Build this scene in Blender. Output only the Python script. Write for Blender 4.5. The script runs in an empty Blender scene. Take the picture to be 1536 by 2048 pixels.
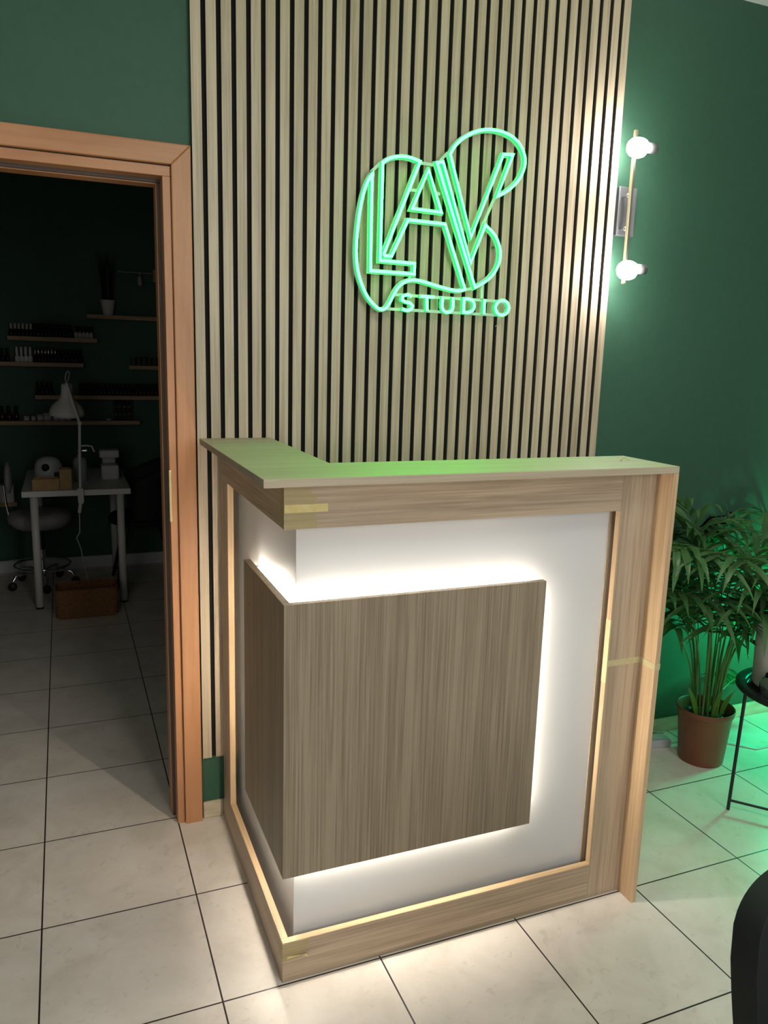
import bpy, bmesh, math, random
from mathutils import Vector, Matrix
PI = math.pi
scene = bpy.context.scene
col = scene.collection
rnd = random.Random(7)

# ------------------------------------------------------------------ helpers
class MB:
    """collects shapes into one mesh object"""
    def __init__(s):
        s.v = []; s.f = []; s.sm = []
    def add(s, vs, fs, smooth=False):
        n = len(s.v)
        s.v += [tuple(v) for v in vs]
        s.f += [tuple(i + n for i in f) for f in fs]
        s.sm += [smooth] * len(fs)
        return s
    def box(s, x0, x1, y0, y1, z0, z1):
        v = [(x0,y0,z0),(x1,y0,z0),(x1,y1,z0),(x0,y1,z0),(x0,y0,z1),(x1,y0,z1),(x1,y1,z1),(x0,y1,z1)]
        return s.add(v, [(0,3,2,1),(4,5,6,7),(0,1,5,4),(1,2,6,5),(2,3,7,6),(3,0,4,7)])
    def prism(s, pts, h0, h1, axis='z'):
        """pts: 2D polygon counter-clockwise; axis: extrusion axis (z: xy, y: xz)"""
        n = len(pts)
        if axis == 'z': a = [(p[0],p[1],h0) for p in pts]; b = [(p[0],p[1],h1) for p in pts]
        elif axis == 'y': a = [(p[0],h1,p[1]) for p in pts]; b = [(p[0],h0,p[1]) for p in pts]
        else: a = [(h0,p[0],p[1]) for p in pts]; b = [(h1,p[0],p[1]) for p in pts]
        return s.add(a+b, [tuple(range(n-1,-1,-1)), tuple(range(n,2*n))] + [(i,(i+1)%n,n+(i+1)%n,n+i) for i in range(n)])
    def tube(s, pts, r, n=10, cap=True):
        """round bar along a polyline; r a number or one radius per point"""
        P = [Vector(p) for p in pts]; m = len(P)
        R = r if isinstance(r, (list, tuple)) else [r]*m
        up = None; vs = []
        for i in range(m):
            t = (P[min(i+1,m-1)] - P[max(i-1,0)]).normalized()
            if up is None:
                up = Vector((0,0,1)) if abs(t.z) < .9 else Vector((1,0,0))
            a = (up - t*up.dot(t)).normalized(); b = t.cross(a); up = a
            vs += [P[i] + (a*math.cos(2*PI*k/n) + b*math.sin(2*PI*k/n))*R[i] for k in range(n)]
        fs = [(i*n+k, i*n+(k+1)%n, (i+1)*n+(k+1)%n, (i+1)*n+k) for i in range(m-1) for k in range(n)]
        s.add(vs, fs, True)
        if cap:
            s.add([vs[k] for k in range(n)], [tuple(range(n-1,-1,-1))]); s.add([vs[(m-1)*n+k] for k in range(n)], [tuple(range(n))])
        return s
    def lathe(s, prof, n=32, c=(0,0,0), axis='z', smooth=True):
        """prof: list of (radius, height)"""
        vs = []; m = len(prof)
        for r, h in prof:
            for k in range(n):
                a = 2*PI*k/n
                if axis == 'z': vs.append((c[0]+r*math.cos(a), c[1]+r*math.sin(a), c[2]+h))
                elif axis == 'x': vs.append((c[0]+h, c[1]+r*math.cos(a), c[2]+r*math.sin(a)))
                else: vs.append((c[0]+r*math.sin(a), c[1]+h, c[2]+r*math.cos(a)))
        fs = [(i*n+k, i*n+(k+1)%n, (i+1)*n+(k+1)%n, (i+1)*n+k) for i in range(m-1) for k in range(n)]
        s.add(vs, fs, smooth)
        return s
    def build(s, name, mat, parent=None, bevel=0, weld=False, loc=None, autosmooth=True):
        me = bpy.data.meshes.new(name)
        me.from_pydata(s.v, [], s.f)
        for p, q in zip(me.polygons, s.sm): p.use_smooth = q
        me.materials.append(mat)
        bm = bmesh.new(); bm.from_mesh(me)
        bmesh.ops.remove_doubles(bm, verts=bm.verts, dist=1e-6) if weld else None
        bmesh.ops.recalc_face_normals(bm, faces=bm.faces) if weld else None
        bm.to_mesh(me); bm.free()
        o = bpy.data.objects.new(name, me); col.objects.link(o)
        if parent: o.parent = parent
        if loc: o.location = loc
        if bevel:
            md = o.modifiers.new('bevel', 'BEVEL'); md.width = bevel; md.segments = 2; md.limit_method = 'ANGLE'; md.angle_limit = math.radians(40)
        return o

def tag(o, label, cat, group=None):
    o['label'] = label; o['category'] = cat
    if group: o['group'] = group
    return o
def thing(name, label, cat, loc=(0,0,0), rz=0, group=None):
    o = bpy.data.objects.new(name, None); col.objects.link(o)
    o.location = loc; o.rotation_euler = (0,0,rz); o.empty_display_size = .05
    return tag(o, label, cat, group)
def struct(o):
    o['kind'] = 'structure'; return o
def dup(root, loc, label, group=None, rz=0, scale=None):
    r = root.copy(); col.objects.link(r); r.location = loc; r.rotation_euler = (0,0,rz)
    r['label'] = label
    if group: r['group'] = group
    if scale: r.scale = scale
    for ch in list(root.children):
        c = ch.copy(); col.objects.link(c); c.parent = r
        for g in list(ch.children):
            d = g.copy(); col.objects.link(d); d.parent = c
    return r

# ------------------------------------------------------------------ materials
def mat(name, color, rough=.5, metal=0., emit=None, estr=0., trans=0., ior=1.45, spec=.5, sheen=0., coat=0.):
    m = bpy.data.materials.new(name); m.use_nodes = True
    b = m.node_tree.nodes['Principled BSDF']
    b.inputs['Base Color'].default_value = (*color, 1); b.inputs['Roughness'].default_value = rough
    b.inputs['Metallic'].default_value = metal; b.inputs['IOR'].default_value = ior
    b.inputs['Specular IOR Level'].default_value = spec
    b.inputs['Transmission Weight'].default_value = trans; b.inputs['Sheen Weight'].default_value = sheen
    b.inputs['Coat Weight'].default_value = coat
    if emit: b.inputs['Emission Color'].default_value = (*emit, 1); b.inputs['Emission Strength'].default_value = estr
    return m
def nt(m): return m.node_tree, m.node_tree.nodes, m.node_tree.links
def ramp(N, stops):
    r = N.new('ShaderNodeValToRGB')
    while len(r.color_ramp.elements) < len(stops): r.color_ramp.elements.new(.5)
    for e, (p, c) in zip(r.color_ramp.elements, stops): e.position = p; e.color = (*c, 1)
    return r
def wood(name, light, dark, axis='z', rough=.5, fine=150., along=2.6, tilevar=None, figure=.4):
    """laminate wood: long fine grain streaks plus broad tonal figure, grain along one axis"""
    m = mat(name, light, rough); T, N, L = nt(m); b = N['Principled BSDF']
    tc = N.new('ShaderNodeTexCoord'); src = tc.outputs['Object']
    if tilevar:   # shift the pattern per slat
        sep = N.new('ShaderNodeSeparateXYZ'); L.new(src, sep.inputs[0])
        d = N.new('ShaderNodeMath'); d.operation = 'DIVIDE'; d.inputs[1].default_value = tilevar; L.new(sep.outputs['X'], d.inputs[0])
        fl = N.new('ShaderNodeMath'); fl.operation = 'FLOOR'; L.new(d.outputs[0], fl.inputs[0])
        wn = N.new('ShaderNodeTexWhiteNoise'); wn.noise_dimensions = '1D'; L.new(fl.outputs[0], wn.inputs['W'])
        mu = N.new('ShaderNodeVectorMath'); mu.operation = 'MULTIPLY'; mu.inputs[1].default_value = (.1, 3, 7); L.new(wn.outputs['Color'], mu.inputs[0])
        ad = N.new('ShaderNodeVectorMath'); ad.operation = 'ADD'; L.new(src, ad.inputs[0]); L.new(mu.outputs[0], ad.inputs[1]); src = ad.outputs[0]
    def scaled(f, a):
        mp = N.new('ShaderNodeMapping')
        mp.inputs['Scale'].default_value = {'x': (a,f,f), 'y': (f,a,f), 'z': (f,f,a)}[axis]
        L.new(src, mp.inputs['Vector']); return mp.outputs[0]
    n1 = N.new('ShaderNodeTexNoise'); n1.inputs['Scale'].default_value = 1; n1.inputs['Detail'].default_value = 6; n1.inputs['Roughness'].default_value = .65
    n1.inputs['Distortion'].default_value = .25
    L.new(scaled(fine, along), n1.inputs['Vector'])
    n2 = N.new('ShaderNodeTexNoise'); n2.inputs['Scale'].default_value = 1; n2.inputs['Detail'].default_value = 3; n2.inputs['Distortion'].default_value = .8
    L.new(scaled(fine*.13, along*.5), n2.inputs['Vector'])
    mx = N.new('ShaderNodeMath'); mx.operation = 'MULTIPLY_ADD'; mx.inputs[1].default_value = figure; L.new(n2.outputs['Fac'], mx.inputs[0])
    s2 = N.new('ShaderNodeMath'); s2.operation = 'MULTIPLY'; s2.inputs[1].default_value = 1-figure; L.new(n1.outputs['Fac'], s2.inputs[0]); L.new(s2.outputs[0], mx.inputs[2])
    mid = tuple((a+c)/2 for a, c in zip(light, dark))
    r = ramp(N, [(.36, dark), (.47, mid), (.58, light)])
    L.new(mx.outputs[0], r.inputs[0]); L.new(r.outputs[0], b.inputs['Base Color'])
    return m
def noisy(name, c1, c2, scale, rough=.5, metal=0., detail=4, stretch=None, bump=0., lo=.35, hi=.65):
    m = mat(name, c1, rough, metal); T, N, L = nt(m); b = N['Principled BSDF']
    tc = N.new('ShaderNodeTexCoord'); mp = N.new('ShaderNodeMapping'); L.new(tc.outputs['Object'], mp.inputs[0])
    if stretch: mp.inputs['Scale'].default_value = stretch
    n = N.new('ShaderNodeTexNoise'); n.inputs['Scale'].default_value = scale; n.inputs['Detail'].default_value = detail
    L.new(mp.outputs[0], n.inputs['Vector']); r = ramp(N, [(lo, c1), (hi, c2)]); L.new(n.outputs['Fac'], r.inputs[0]); L.new(r.outputs[0], b.inputs['Base Color'])
    if bump:
        bp = N.new('ShaderNodeBump'); bp.inputs['Strength'].default_value = bump; bp.inputs['Distance'].default_value = .002
        L.new(n.outputs['Fac'], bp.inputs['Height']); L.new(bp.outputs[0], b.inputs['Normal'])
    return m

OAK_L, OAK_D = (.51,.40,.285), (.30,.22,.143)
M = {}
for ax in 'xyz':
    M['oak_'+ax] = wood('oak laminate grain '+ax, OAK_L, OAK_D, ax, .42)
M['oak_dark'] = wood('darker oak panel', (.335,.272,.188), (.175,.134,.084), 'z', .45, fine=210, along=2.2, figure=.30)
M['counter'] = wood('counter oak', (.46,.385,.28), (.35,.285,.20), 'x', .56)
M['counter'].node_tree.nodes['Principled BSDF'].inputs['IOR'].default_value = 1.6
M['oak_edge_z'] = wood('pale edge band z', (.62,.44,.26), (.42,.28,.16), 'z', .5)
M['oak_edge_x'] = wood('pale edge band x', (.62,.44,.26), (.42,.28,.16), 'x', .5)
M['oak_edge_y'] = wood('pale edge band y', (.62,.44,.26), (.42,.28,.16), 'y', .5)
M['slat'] = wood('slat oak', (.60,.495,.36), (.37,.295,.20), 'z', .45, fine=190, along=3, tilevar=.04126, figure=.42)
M['slat_side'] = mat('darker slat sides', (.11,.092,.075), .7)
M['cherry_z'] = wood('cherry veneer z', (.54,.265,.128), (.42,.185,.08), 'z', .4, fine=60, along=3, figure=.6)
M['cherry_x'] = wood('cherry veneer x', (.54,.265,.128), (.42,.185,.08), 'x', .4, fine=60, along=3, figure=.6)
M['shelf_wood'] = wood('shelf oak', (.50,.36,.22), (.33,.22,.13), 'x', .6)
M['green_wall'] = noisy('green wall paint', (.033,.100,.060), (.036,.106,.064), 40, .6, bump=.05)
M['felt'] = noisy('black felt', (.006,.006,.006), (.012,.012,.012), 300, 1.)
M['white_board'] = mat('white laminate', (.64,.645,.645), .3)
M['white_paint'] = mat('white paint', (.8,.8,.78), .6)
M['ceil'] = mat('ceiling paint', (.75,.75,.73), .8)
M['led'] = mat('led strip light', (1,1,1), .5, emit=(1,.91,.78), estr=62)
M['led_wing'] = mat('led strip light wing', (1,1,1), .5, emit=(1,.86,.66), estr=150)
M['neon_front'] = mat('neon diffuser', (.3,.9,.6), .4, emit=(.0078,1.,.0150), estr=45)
M['neon_side'] = mat('neon silicone side', (.1,.7,.3), .4, emit=(.0,1.,.27), estr=.6)
M['acrylic'] = mat('frosted acrylic', (.62,.74,.68), .3)
M['bulb'] = mat('frosted bulb glow', (1,1,1), .3, emit=(1,.95,.91), estr=118)
M['steel'] = mat('brushed steel', (.33,.33,.35), .42, .75)
M['chrome'] = mat('chrome', (.8,.8,.82), .12, 1.)
M['satin_rod'] = mat('satin gold nickel', (.72,.64,.5), .3, 1.)
M['brass'] = mat('brass', (.85,.66,.35), .3, 1.)
M['black_rubber'] = mat('black rubber', (.02,.018,.017), .6)
M['gasket'] = mat('brown gasket', (.10,.075,.065), .5)
M['tape'] = noisy('masking tape', (.66,.55,.22), (.74,.63,.30), 60, .6)
M['tape_olive'] = wood('thin tape over wood', (.44,.36,.19), (.33,.26,.12), 'x', .5)
M['tape_pale'] = noisy('pale masking tape', (.52,.45,.25), (.58,.50,.29), 60, .6)
M['terracotta'] = noisy('terracotta plastic', (.17,.050,.024), (.20,.060,.029), 12, .42)
M['soil'] = noisy('potting soil', (.008,.006,.005), (.05,.035,.025), 90, .95, bump=1.)
M['leaf'] = noisy('palm leaf', (.055,.125,.048), (.115,.205,.090), 9, .36)
for nm in ('leaf',):   # light also comes through the thin leaflets
    T, N, L = nt(M[nm]); b = N['Principled BSDF']; tr = N.new('ShaderNodeBsdfTranslucent'); tr.inputs[0].default_value = (.10,.24,.06,1)
    ms = N.new('ShaderNodeMixShader'); ms.inputs[0].default_value = .28; L.new(b.outputs[0], ms.inputs[1]); L.new(tr.outputs[0], ms.inputs[2]); L.new(ms.outputs[0], N['Material Output'].inputs[0])
M['leaf_young'] = noisy('young palm leaf', (.07,.19,.02), (.10,.25,.03), 9, .4)
M['stem'] = noisy('palm stem', (.06,.13,.03), (.15,.20,.05), 14, .45)
M['dry_leaf'] = noisy('dry palm leaf', (.10,.075,.03), (.05,.10,.02), 14, .5)
M['black_metal'] = mat('black powder coated metal', (.012,.014,.015), .38)
M['marble'] = noisy('marbled ceramic', (.50,.47,.44), (.70,.68,.66), 6, .35, detail=8, lo=.40, hi=.60)
M['black_glaze'] = mat('black print', (.01,.01,.01), .4)
def glassmat(name, color, rough=.0):
    m = mat(name, color, rough, trans=1., ior=1.45); return m
M['glass'] = glassmat('clear glass', (.88,.92,.92), .02)
M['velvet'] = mat('black velvet', (.006,.008,.008), .7, sheen=.0)
M['piping'] = mat('black piping', (.014,.016,.017), .55)
M['white_plastic'] = mat('white plastic', (.62,.62,.61), .4)
M['grey_plastic'] = mat('grey plastic', (.42,.43,.44), .45)
M['cable_white'] = mat('white cable', (.65,.65,.63), .4)
M['cable_clear'] = mat('clear cable', (.50,.58,.55), .2)
M['table_white'] = mat('white lacquer', (.72,.72,.70), .45)
M['kraft'] = noisy('kraft board', (.42,.27,.12), (.48,.31,.145), 30, .8)
M['seat_fabric'] = noisy('light grey leatherette', (.35,.33,.33), (.40,.38,.38), 60, .5)
M['black_plastic'] = mat('black plastic', (.012,.012,.012), .5)
M['dark_glass'] = mat('dark nail polish glass', (.020,.016,.018), .08)
M['polish_red'] = mat('dark red polish glass', (.05,.010,.012), .08)
M['black_cap'] = mat('glossy black cap', (.012,.012,.012), .12)
M['pale_cap'] = mat('pale cap', (.55,.48,.45), .35)
M['white_cap'] = mat('white cap', (.75,.76,.76), .3)
M['pale_glass'] = mat('pale polish glass', (.55,.52,.50), .15)
M['faux_plant'] = noisy('dark plant leaf', (.006,.012,.006), (.012,.022,.010), 20, .6)

# rattan weave
m = mat('woven rattan', (.33,.15,.055), .7); T, N, L = nt(m); tc = N.new('ShaderNodeTexCoord')
w = N.new('ShaderNodeTexWave'); w.bands_direction = 'Z'; w.inputs['Scale'].default_value = 42; w.inputs['Distortion'].default_value = 6; w.inputs['Detail'].default_value = 2; w.inputs['Detail Scale'].default_value = 4
L.new(tc.outputs['Object'], w.inputs['Vector']); r = ramp(N, [(.2, (.20,.085,.03)), (.7, (.42,.20,.08))]); L.new(w.outputs['Fac'], r.inputs[0])
b = N['Principled BSDF']; L.new(r.outputs[0], b.inputs['Base Color']); bp = N.new('ShaderNodeBump'); bp.inputs['Strength'].default_value = .8; bp.inputs['Distance'].default_value = .004
L.new(w.outputs['Fac'], bp.inputs['Height']); L.new(bp.outputs[0], b.inputs['Normal']); M['rattan'] = m
# floor tiles: 0.4 m grid, dark grout, stone-like cream glaze
m = mat('floor tiles', (.6,.57,.52), .33); T, N, L = nt(m); b = N['Principled BSDF']; tc = N.new('ShaderNodeTexCoord')
sep = N.new('ShaderNodeSeparateXYZ'); L.new(tc.outputs['Object'], sep.inputs[0])
def groove(out, off, pitch=.3995, wd=.0042):
    a = N.new('ShaderNodeMath'); a.operation = 'SUBTRACT'; a.inputs[1].default_value = off - pitch/2; L.new(out, a.inputs[0])
    fm = N.new('ShaderNodeMath'); fm.operation = 'FLOORED_MODULO'; fm.inputs[1].default_value = pitch; L.new(a.outputs[0], fm.inputs[0])
    s = N.new('ShaderNodeMath'); s.operation = 'SUBTRACT'; s.inputs[1].default_value = pitch/2; L.new(fm.outputs[0], s.inputs[0])
    ab = N.new('ShaderNodeMath'); ab.operation = 'ABSOLUTE'; L.new(s.outputs[0], ab.inputs[0])
    lt = N.new('ShaderNodeMath'); lt.operation = 'LESS_THAN'; lt.inputs[1].default_value = wd/2; L.new(ab.outputs[0], lt.inputs[0]); return lt.outputs[0]
gx = groove(sep.outputs['X'], -.1455); gy = groove(sep.outputs['Y'], -.0065)
mxm = N.new('ShaderNodeMath'); mxm.operation = 'MAXIMUM'; L.new(gx, mxm.inputs[0]); L.new(gy, mxm.inputs[1])
n1 = N.new('ShaderNodeTexNoise'); n1.inputs['Scale'].default_value = 5.5; n1.inputs['Detail'].default_value = 8; n1.inputs['Roughness'].default_value = .62; n1.inputs['Distortion'].default_value = .6
L.new(tc.outputs['Object'], n1.inputs['Vector'])
rr = ramp(N, [(.33, (.66,.595,.525)), (.5, (.75,.68,.61)), (.68, (.81,.745,.685))]); L.new(n1.outputs['Fac'], rr.inputs[0])
n3 = N.new('ShaderNodeTexNoise'); n3.inputs['Scale'].default_value = 26; n3.inputs['Detail'].default_value = 6; n3.inputs['Distortion'].default_value = 1.5; L.new(tc.outputs['Object'], n3.inputs['Vector'])
r3 = ramp(N, [(.30, (.86,.85,.84)), (.40, (1,1,1))]); L.new(n3.outputs['Fac'], r3.inputs[0])
mm = N.new('ShaderNodeMix'); mm.data_type = 'RGBA'; mm.blend_type = 'MULTIPLY'; mm.inputs[0].default_value = .8; L.new(rr.outputs[0], mm.inputs[6]); L.new(r3.outputs[0], mm.inputs[7])
mg = N.new('ShaderNodeMix'); mg.data_type = 'RGBA'; mg.inputs[7].default_value = (.030,.018,.018,1); L.new(mxm.outputs[0], mg.inputs[0]); L.new(mm.outputs[2], mg.inputs[6])
L.new(mg.outputs[2], b.inputs['Base Color'])
rg = N.new('ShaderNodeMapRange'); rg.inputs[3].default_value = .30; rg.inputs[4].default_value = .42; L.new(n3.outputs['Fac'], rg.inputs[0]); L.new(rg.outputs[0], b.inputs['Roughness'])
bp = N.new('ShaderNodeBump'); bp.inputs['Strength'].default_value = .06; bp.inputs['Distance'].default_value = .003; L.new(n1.outputs['Fac'], bp.inputs['Height']); L.new(bp.outputs[0], b.inputs['Normal'])
M['tiles'] = m
M['skirting'] = noisy('cream stone skirting', (.50,.42,.29), (.66,.58,.44), 9, .4, detail=6, stretch=(1,1,4))

# ------------------------------------------------------------------ the setting
WY = .765          # face of the back wall
D = .7428          # face of the slats
YF = 4.075         # far wall of the dark room
struct(MB().box(-3.0, 3.6, -4.6, 4.3, -.05, 0).build('floor', M['tiles']))
struct(MB().box(-3.0, 3.6, -4.6, WY, 2.771, 2.82).build('ceiling', M['ceil']))
w = MB().box(-3.0, -1.03, WY, .872, 0, 2.771).box(-1.03, -.125, WY, .872, 2.0, 2.771).box(-.125, 3.6, WY, .872, 0, 2.771)
struct(w.build('wall_back', M['green_wall']))
struct(MB().box(-2.4, 1.3, YF, YF+.1, 0, 2.771).build('wall_far', M['green_wall']))
struct(MB().box(-2.5, -2.4, .872, YF+.1, 0, 2.771).build('wall_left', M['green_wall']))
struct(MB().box(1.3, 1.4, .872, YF+.1, 0, 2.771).build('wall_right', M['green_wall']))
struct(MB().box(-2.5, 1.4, .872, YF+.1, 2.771, 2.82).build('ceiling_side_room', M['ceil']))
struct(MB().box(-.066, .0, .753, WY, 0, .058).box(.0, 1.02, .753, WY, 0, .058).build('baseboard_left', M['skirting'], bevel=.004))
struct(MB().box(1.02, 3.6, .750, WY, 0, .058).build('baseboard_right', M['skirting'], bevel=.004))
struct(MB().box(-2.4, 1.3, 4.06, YF, 0, .082).build('baseboard_far', M['white_board'], bevel=.004))

# door frame (structure)
door = thing('door_1', 'reddish cherry wood door frame around the dark side room', 'door frame', (-.577, WY, 0))
struct(door)
cx = .577
def X(a): return a + cx
casz = MB()
yo0, yo1 = .743-WY, .766-WY
# casing legs and head, mitred, local coordinates
def casing(side):
    xo, xi = (.507, .453)
    return [(side*xo,0),(side*xi,0),(side*xi,2.003),(side*xo,2.058)] if side < 0 else [(side*xi,0),(side*xo,0),(side*xo,2.058),(side*xi,2.003)]
for s_ in (1, -1):
    MB().prism(casing(s_), yo0, yo1, 'y').build('casing_leg', M['cherry_z'], door, bevel=.003)
MB().prism([(-.453,2.003),(.453,2.003),(.507,2.058),(-.507,2.058)], yo0, yo1, 'y').build('casing_head', M['cherry_x'], door, bevel=.003)
for s_ in (1, -1):
    a, b_ = sorted((s_*.430, s_*.452)); c, d = sorted((s_*.418, s_*.452))
    MB().box(a, b_, -.010, .042, 0, 1.973).build('jamb', M['cherry_z'], door, bevel=.0015)
    MB().box(c, d, .052, .107, 0, 1.961).build('door_stop', M['cherry_z'], door, bevel=.0015)
    e, f_ = sorted((s_*.421, s_*.4515))
    MB().box(e, f_, .0422, .0518, 0, 1.964).build('gasket', M['gasket'], door, bevel=.002)
MB().box(-.452, .452, -.010, .042, 1.973, 2.0).build('jamb_head', M['cherry_x'], door, bevel=.0015)
MB().box(-.452, .452, .052, .107, 1.961, 2.0).build('door_stop_head', M['cherry_x'], door, bevel=.0015)
MB().box(-.4515, .4515, .0422, .0518, 1.964, 1.99).build('gasket_head', M['gasket'], door, bevel=.002)
MB().box(.4275, .4302, -.0112, .016, 1.0, 1.155).box(.4275,.436,-.0125,-.0100,1.0,1.155).build('strike_plate', M['brass'], door, bevel=.001)

# slat panel
slat = thing('slat_panel', 'tall panel of vertical oak slats on black felt covering the wall behind the desk', 'wall panel', (0, WY, .22))
PIT, SW = .04126, .0278
MB().box(-.0655, 1.3685, .755-WY, -.0003, 0, 2.549).build('felt_backing', M['felt'], slat)
sl = MB()
for i in range(35):
    x0 = -.066 + i*PIT
    sl.box(x0, x0+SW, D-WY, .7552-WY, 0, 2.549)
# grain shift per slat follows the slat pitch: local x = 0 lies on slat boundaries
so = sl.build('slats', M['slat'], slat)
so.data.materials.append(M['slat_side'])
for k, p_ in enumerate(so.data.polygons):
    if k % 6 in (3, 5): p_.material_index = 1      # the narrow sides get a darker colour than the fronts
for v in so.data.vertices: v.co.x += .066 + .0001
so.location.x = -.066 - .0001

# ------------------------------------------------------------------ reception desk
H = 1.25; T_ = .018; W = .9995
desk = thing('reception_desk', 'L-shaped oak reception desk with glowing white recessed front and raised counter', 'reception desk')
MB().prism([(-.0595,-.0603),(1.0152,-.0603),(1.0152,.161),(.1531,.161),(.1531,D-.0005),(-.0595,D-.0005)], H-T_, H).build('countertop', M['counter'], desk, bevel=.0012)
MB().box(.9995, 1.0152, -.0603, .161, 0, H-T_).build('side_panel', M['oak_edge_z'], desk, bevel=.001)
MB().box(0, .8912, 0, T_, 1.1290, H-T_).build('top_rail', M['oak_x'], desk, bevel=.0008)
MB().box(0, T_, T_, D-.001, 1.1290, H-T_).build('top_rail', M['oak_y'], desk, bevel=.0008)
MB().box(.8914, .9994, 0, T_, 0, H-T_).build('stile', M['oak_z'], desk, bevel=.0008)
MB().box(0, T_, .637, D-.001, .108, 1.1288).build('stile', M['oak_z'], desk, bevel=.0008)
MB().box(0, .8912, 0, T_, 0, .1075).build('plinth', M['oak_x'], desk, bevel=.0008)
MB().box(0, T_, T_, D-.001, 0, .1075).build('plinth', M['oak_y'], desk, bevel=.0008)
# pale edge bands that face the lit opening
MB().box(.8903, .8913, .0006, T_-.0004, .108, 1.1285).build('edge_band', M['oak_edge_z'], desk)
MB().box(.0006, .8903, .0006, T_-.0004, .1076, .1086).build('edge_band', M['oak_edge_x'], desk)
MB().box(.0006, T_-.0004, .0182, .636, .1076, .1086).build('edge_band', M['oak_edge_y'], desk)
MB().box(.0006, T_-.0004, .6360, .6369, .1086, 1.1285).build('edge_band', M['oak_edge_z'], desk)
MB().box(.885, .9990, .0335, .0366, .0, 1.20).build('batten', M['oak_z'], desk)
# white core boards
wb = MB().prism([(.037,.037),(.9990,.037),(.9990,.13),(.130,.13),(.130,D-.0015),(.037,D-.0015)], 0.0, H-T_-.0005)
wb.build('white_board', M['white_board'], desk, bevel=.0008)
# floating wrap-around panel
MB().box(0, .680, 0, T_, .2825, .959).build('floating_panel', M['oak_dark'], desk, bevel=.0008)
MB().box(0, T_, T_+.0002, .416, .2825, .959).build('floating_panel', M['oak_dark'], desk, bevel=.0008)
# spacers behind the panel carry the LED strips
MB().box(.0375, .660, .0182, .0368, .303, .940).build('panel_spacer', M['white_board'], desk)
MB().box(.0182, .0368, .0375, .4164, .303, .940).build('panel_spacer', M['white_board'], desk)
def led(*a, m='led'): MB().box(*a).build('led_strip', M[m], desk)
led(.024, .652, .0215, .0335, .9404, .9424)     # front top
led(.024, .652, .0215, .0335, .3006, .3026)     # front bottom
led(.6604, .6624, .0215, .0335, .310, .932)     # front right end
led(.0215, .0335, .0375, .388, .9404, .9424)    # wing top
led(.0215, .0335, .0375, .388, .3006, .3026)    # wing bottom
led(.0184, .0224, .4166, .4186, .310, .932, m='led_wing')     # wing rear end, hidden behind the panel

# strips of masking tape left on the desk
def tape(name, label, shapes, m='tape', g=None):
    b = MB()
    for s_ in shapes: b.box(*s_)
    return tag(b.build(name, M[m]), label, 'tape', g)
e = .0007
o = tape('masking_tape', 'yellow masking tape bands wrapped round the top front corner of the desk',
     [(-e-.0002, .060, -e, -.0001, 1.206, 1.2315), (-e-.0002, .074, -e, -.0001, 1.192, 1.206), (-e-.0002, .068, -e, -.0001, 1.158, 1.192), (-e-.0002, .074, -e, -.0001, 1.131, 1.158),
      (-e, -.0001, 0, .028, 1.131, 1.2315)], 'tape_olive')
MB().box(.0004, .098, -e*1.9, -e-.0001, 1.166, 1.184).build('tape_band', M['tape'], o)
o = tape('masking_tape', 'yellow masking tape wrapped round the lower front corner of the desk plinth',
     [(-e, .066, -e, -.0001, .088, .1065), (-e, .058, -e, -.0001, .074, .088), (-e, .048, -e, -.0001, .060, .074), (-e, -.0001, 0, .03, .060, .1065)], 'tape_olive')
MB().add([(.010,-e*1.6,.064),(.050,-e*1.6,.066),(.063,-.004,.058),(.060,-.005,.069),(.012,-e*1.6,.071)], [(0,1,2,3,4)]).build('tape_end', M['tape'], o)
tape('masking_tape', 'pale strip of masking tape running across the right stile and side panel', [(.8915, .9988, -e, -.0001, .702, .7195), (.9982, .9993, -.0612, 0, .702, .7195), (.9982, 1.0160, -.0613, -.0604, .702, .7195)], 'tape_pale')
tape('masking_tape', 'upright strip of yellow masking tape on the edge of the right stile', [(.8895, .8902, -.0008, .0178, .655, .833), (.8895, .8935, -.0010, -.0008, .655, .833)], 'tape_pale')
cr = MB().tube([(.938+.02*math.cos(a)*.6, .055+.02*math.sin(a), 1.2525 + .004*math.sin(2*a)) for a in [x*.35 for x in range(10)]], .0014, 6)
tag(cr.build('tape_scrap', M['tape_pale']), 'small curled scrap of tape lying on the right end of the counter', 'tape')

# ------------------------------------------------------------------ neon sign
LOOP_L = [(0.4526, 2.0347), (0.4503, 2.0177), (0.4519, 1.7563), (0.5973, 1.7561), (0.597, 1.7871), (0.4827, 1.7884), (0.4831, 2.0667), (0.5052, 2.0811), (0.5372, 2.0904), (0.5699, 2.0909), (0.6042, 2.0836), (0.4943, 1.808), (0.4977, 1.8028), (0.5198, 1.8036), (0.571, 1.9133), (0.6964, 1.9117), (0.7764, 1.7206), (0.7537, 1.7149), (0.7179, 1.7181), (0.6724, 1.7264), (0.6274, 1.7357), (0.5931, 1.7379), (0.5644, 1.7293), (0.5434, 1.7111), (0.5276, 1.6846), (0.5141, 1.6596), (0.5026, 1.6471), (0.486, 1.6454), (0.4668, 1.6572), (0.4437, 1.6813), (0.4257, 1.7138), (0.4124, 1.7504), (0.4065, 1.7872), (0.4054, 1.8321), (0.4092, 1.8853), (0.4157, 1.9342), (0.4259, 1.9793), (0.4387, 2.0125)]
TRI = [(0.6338, 2.0629), (0.5835, 1.947), (0.682, 1.9449)]
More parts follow.
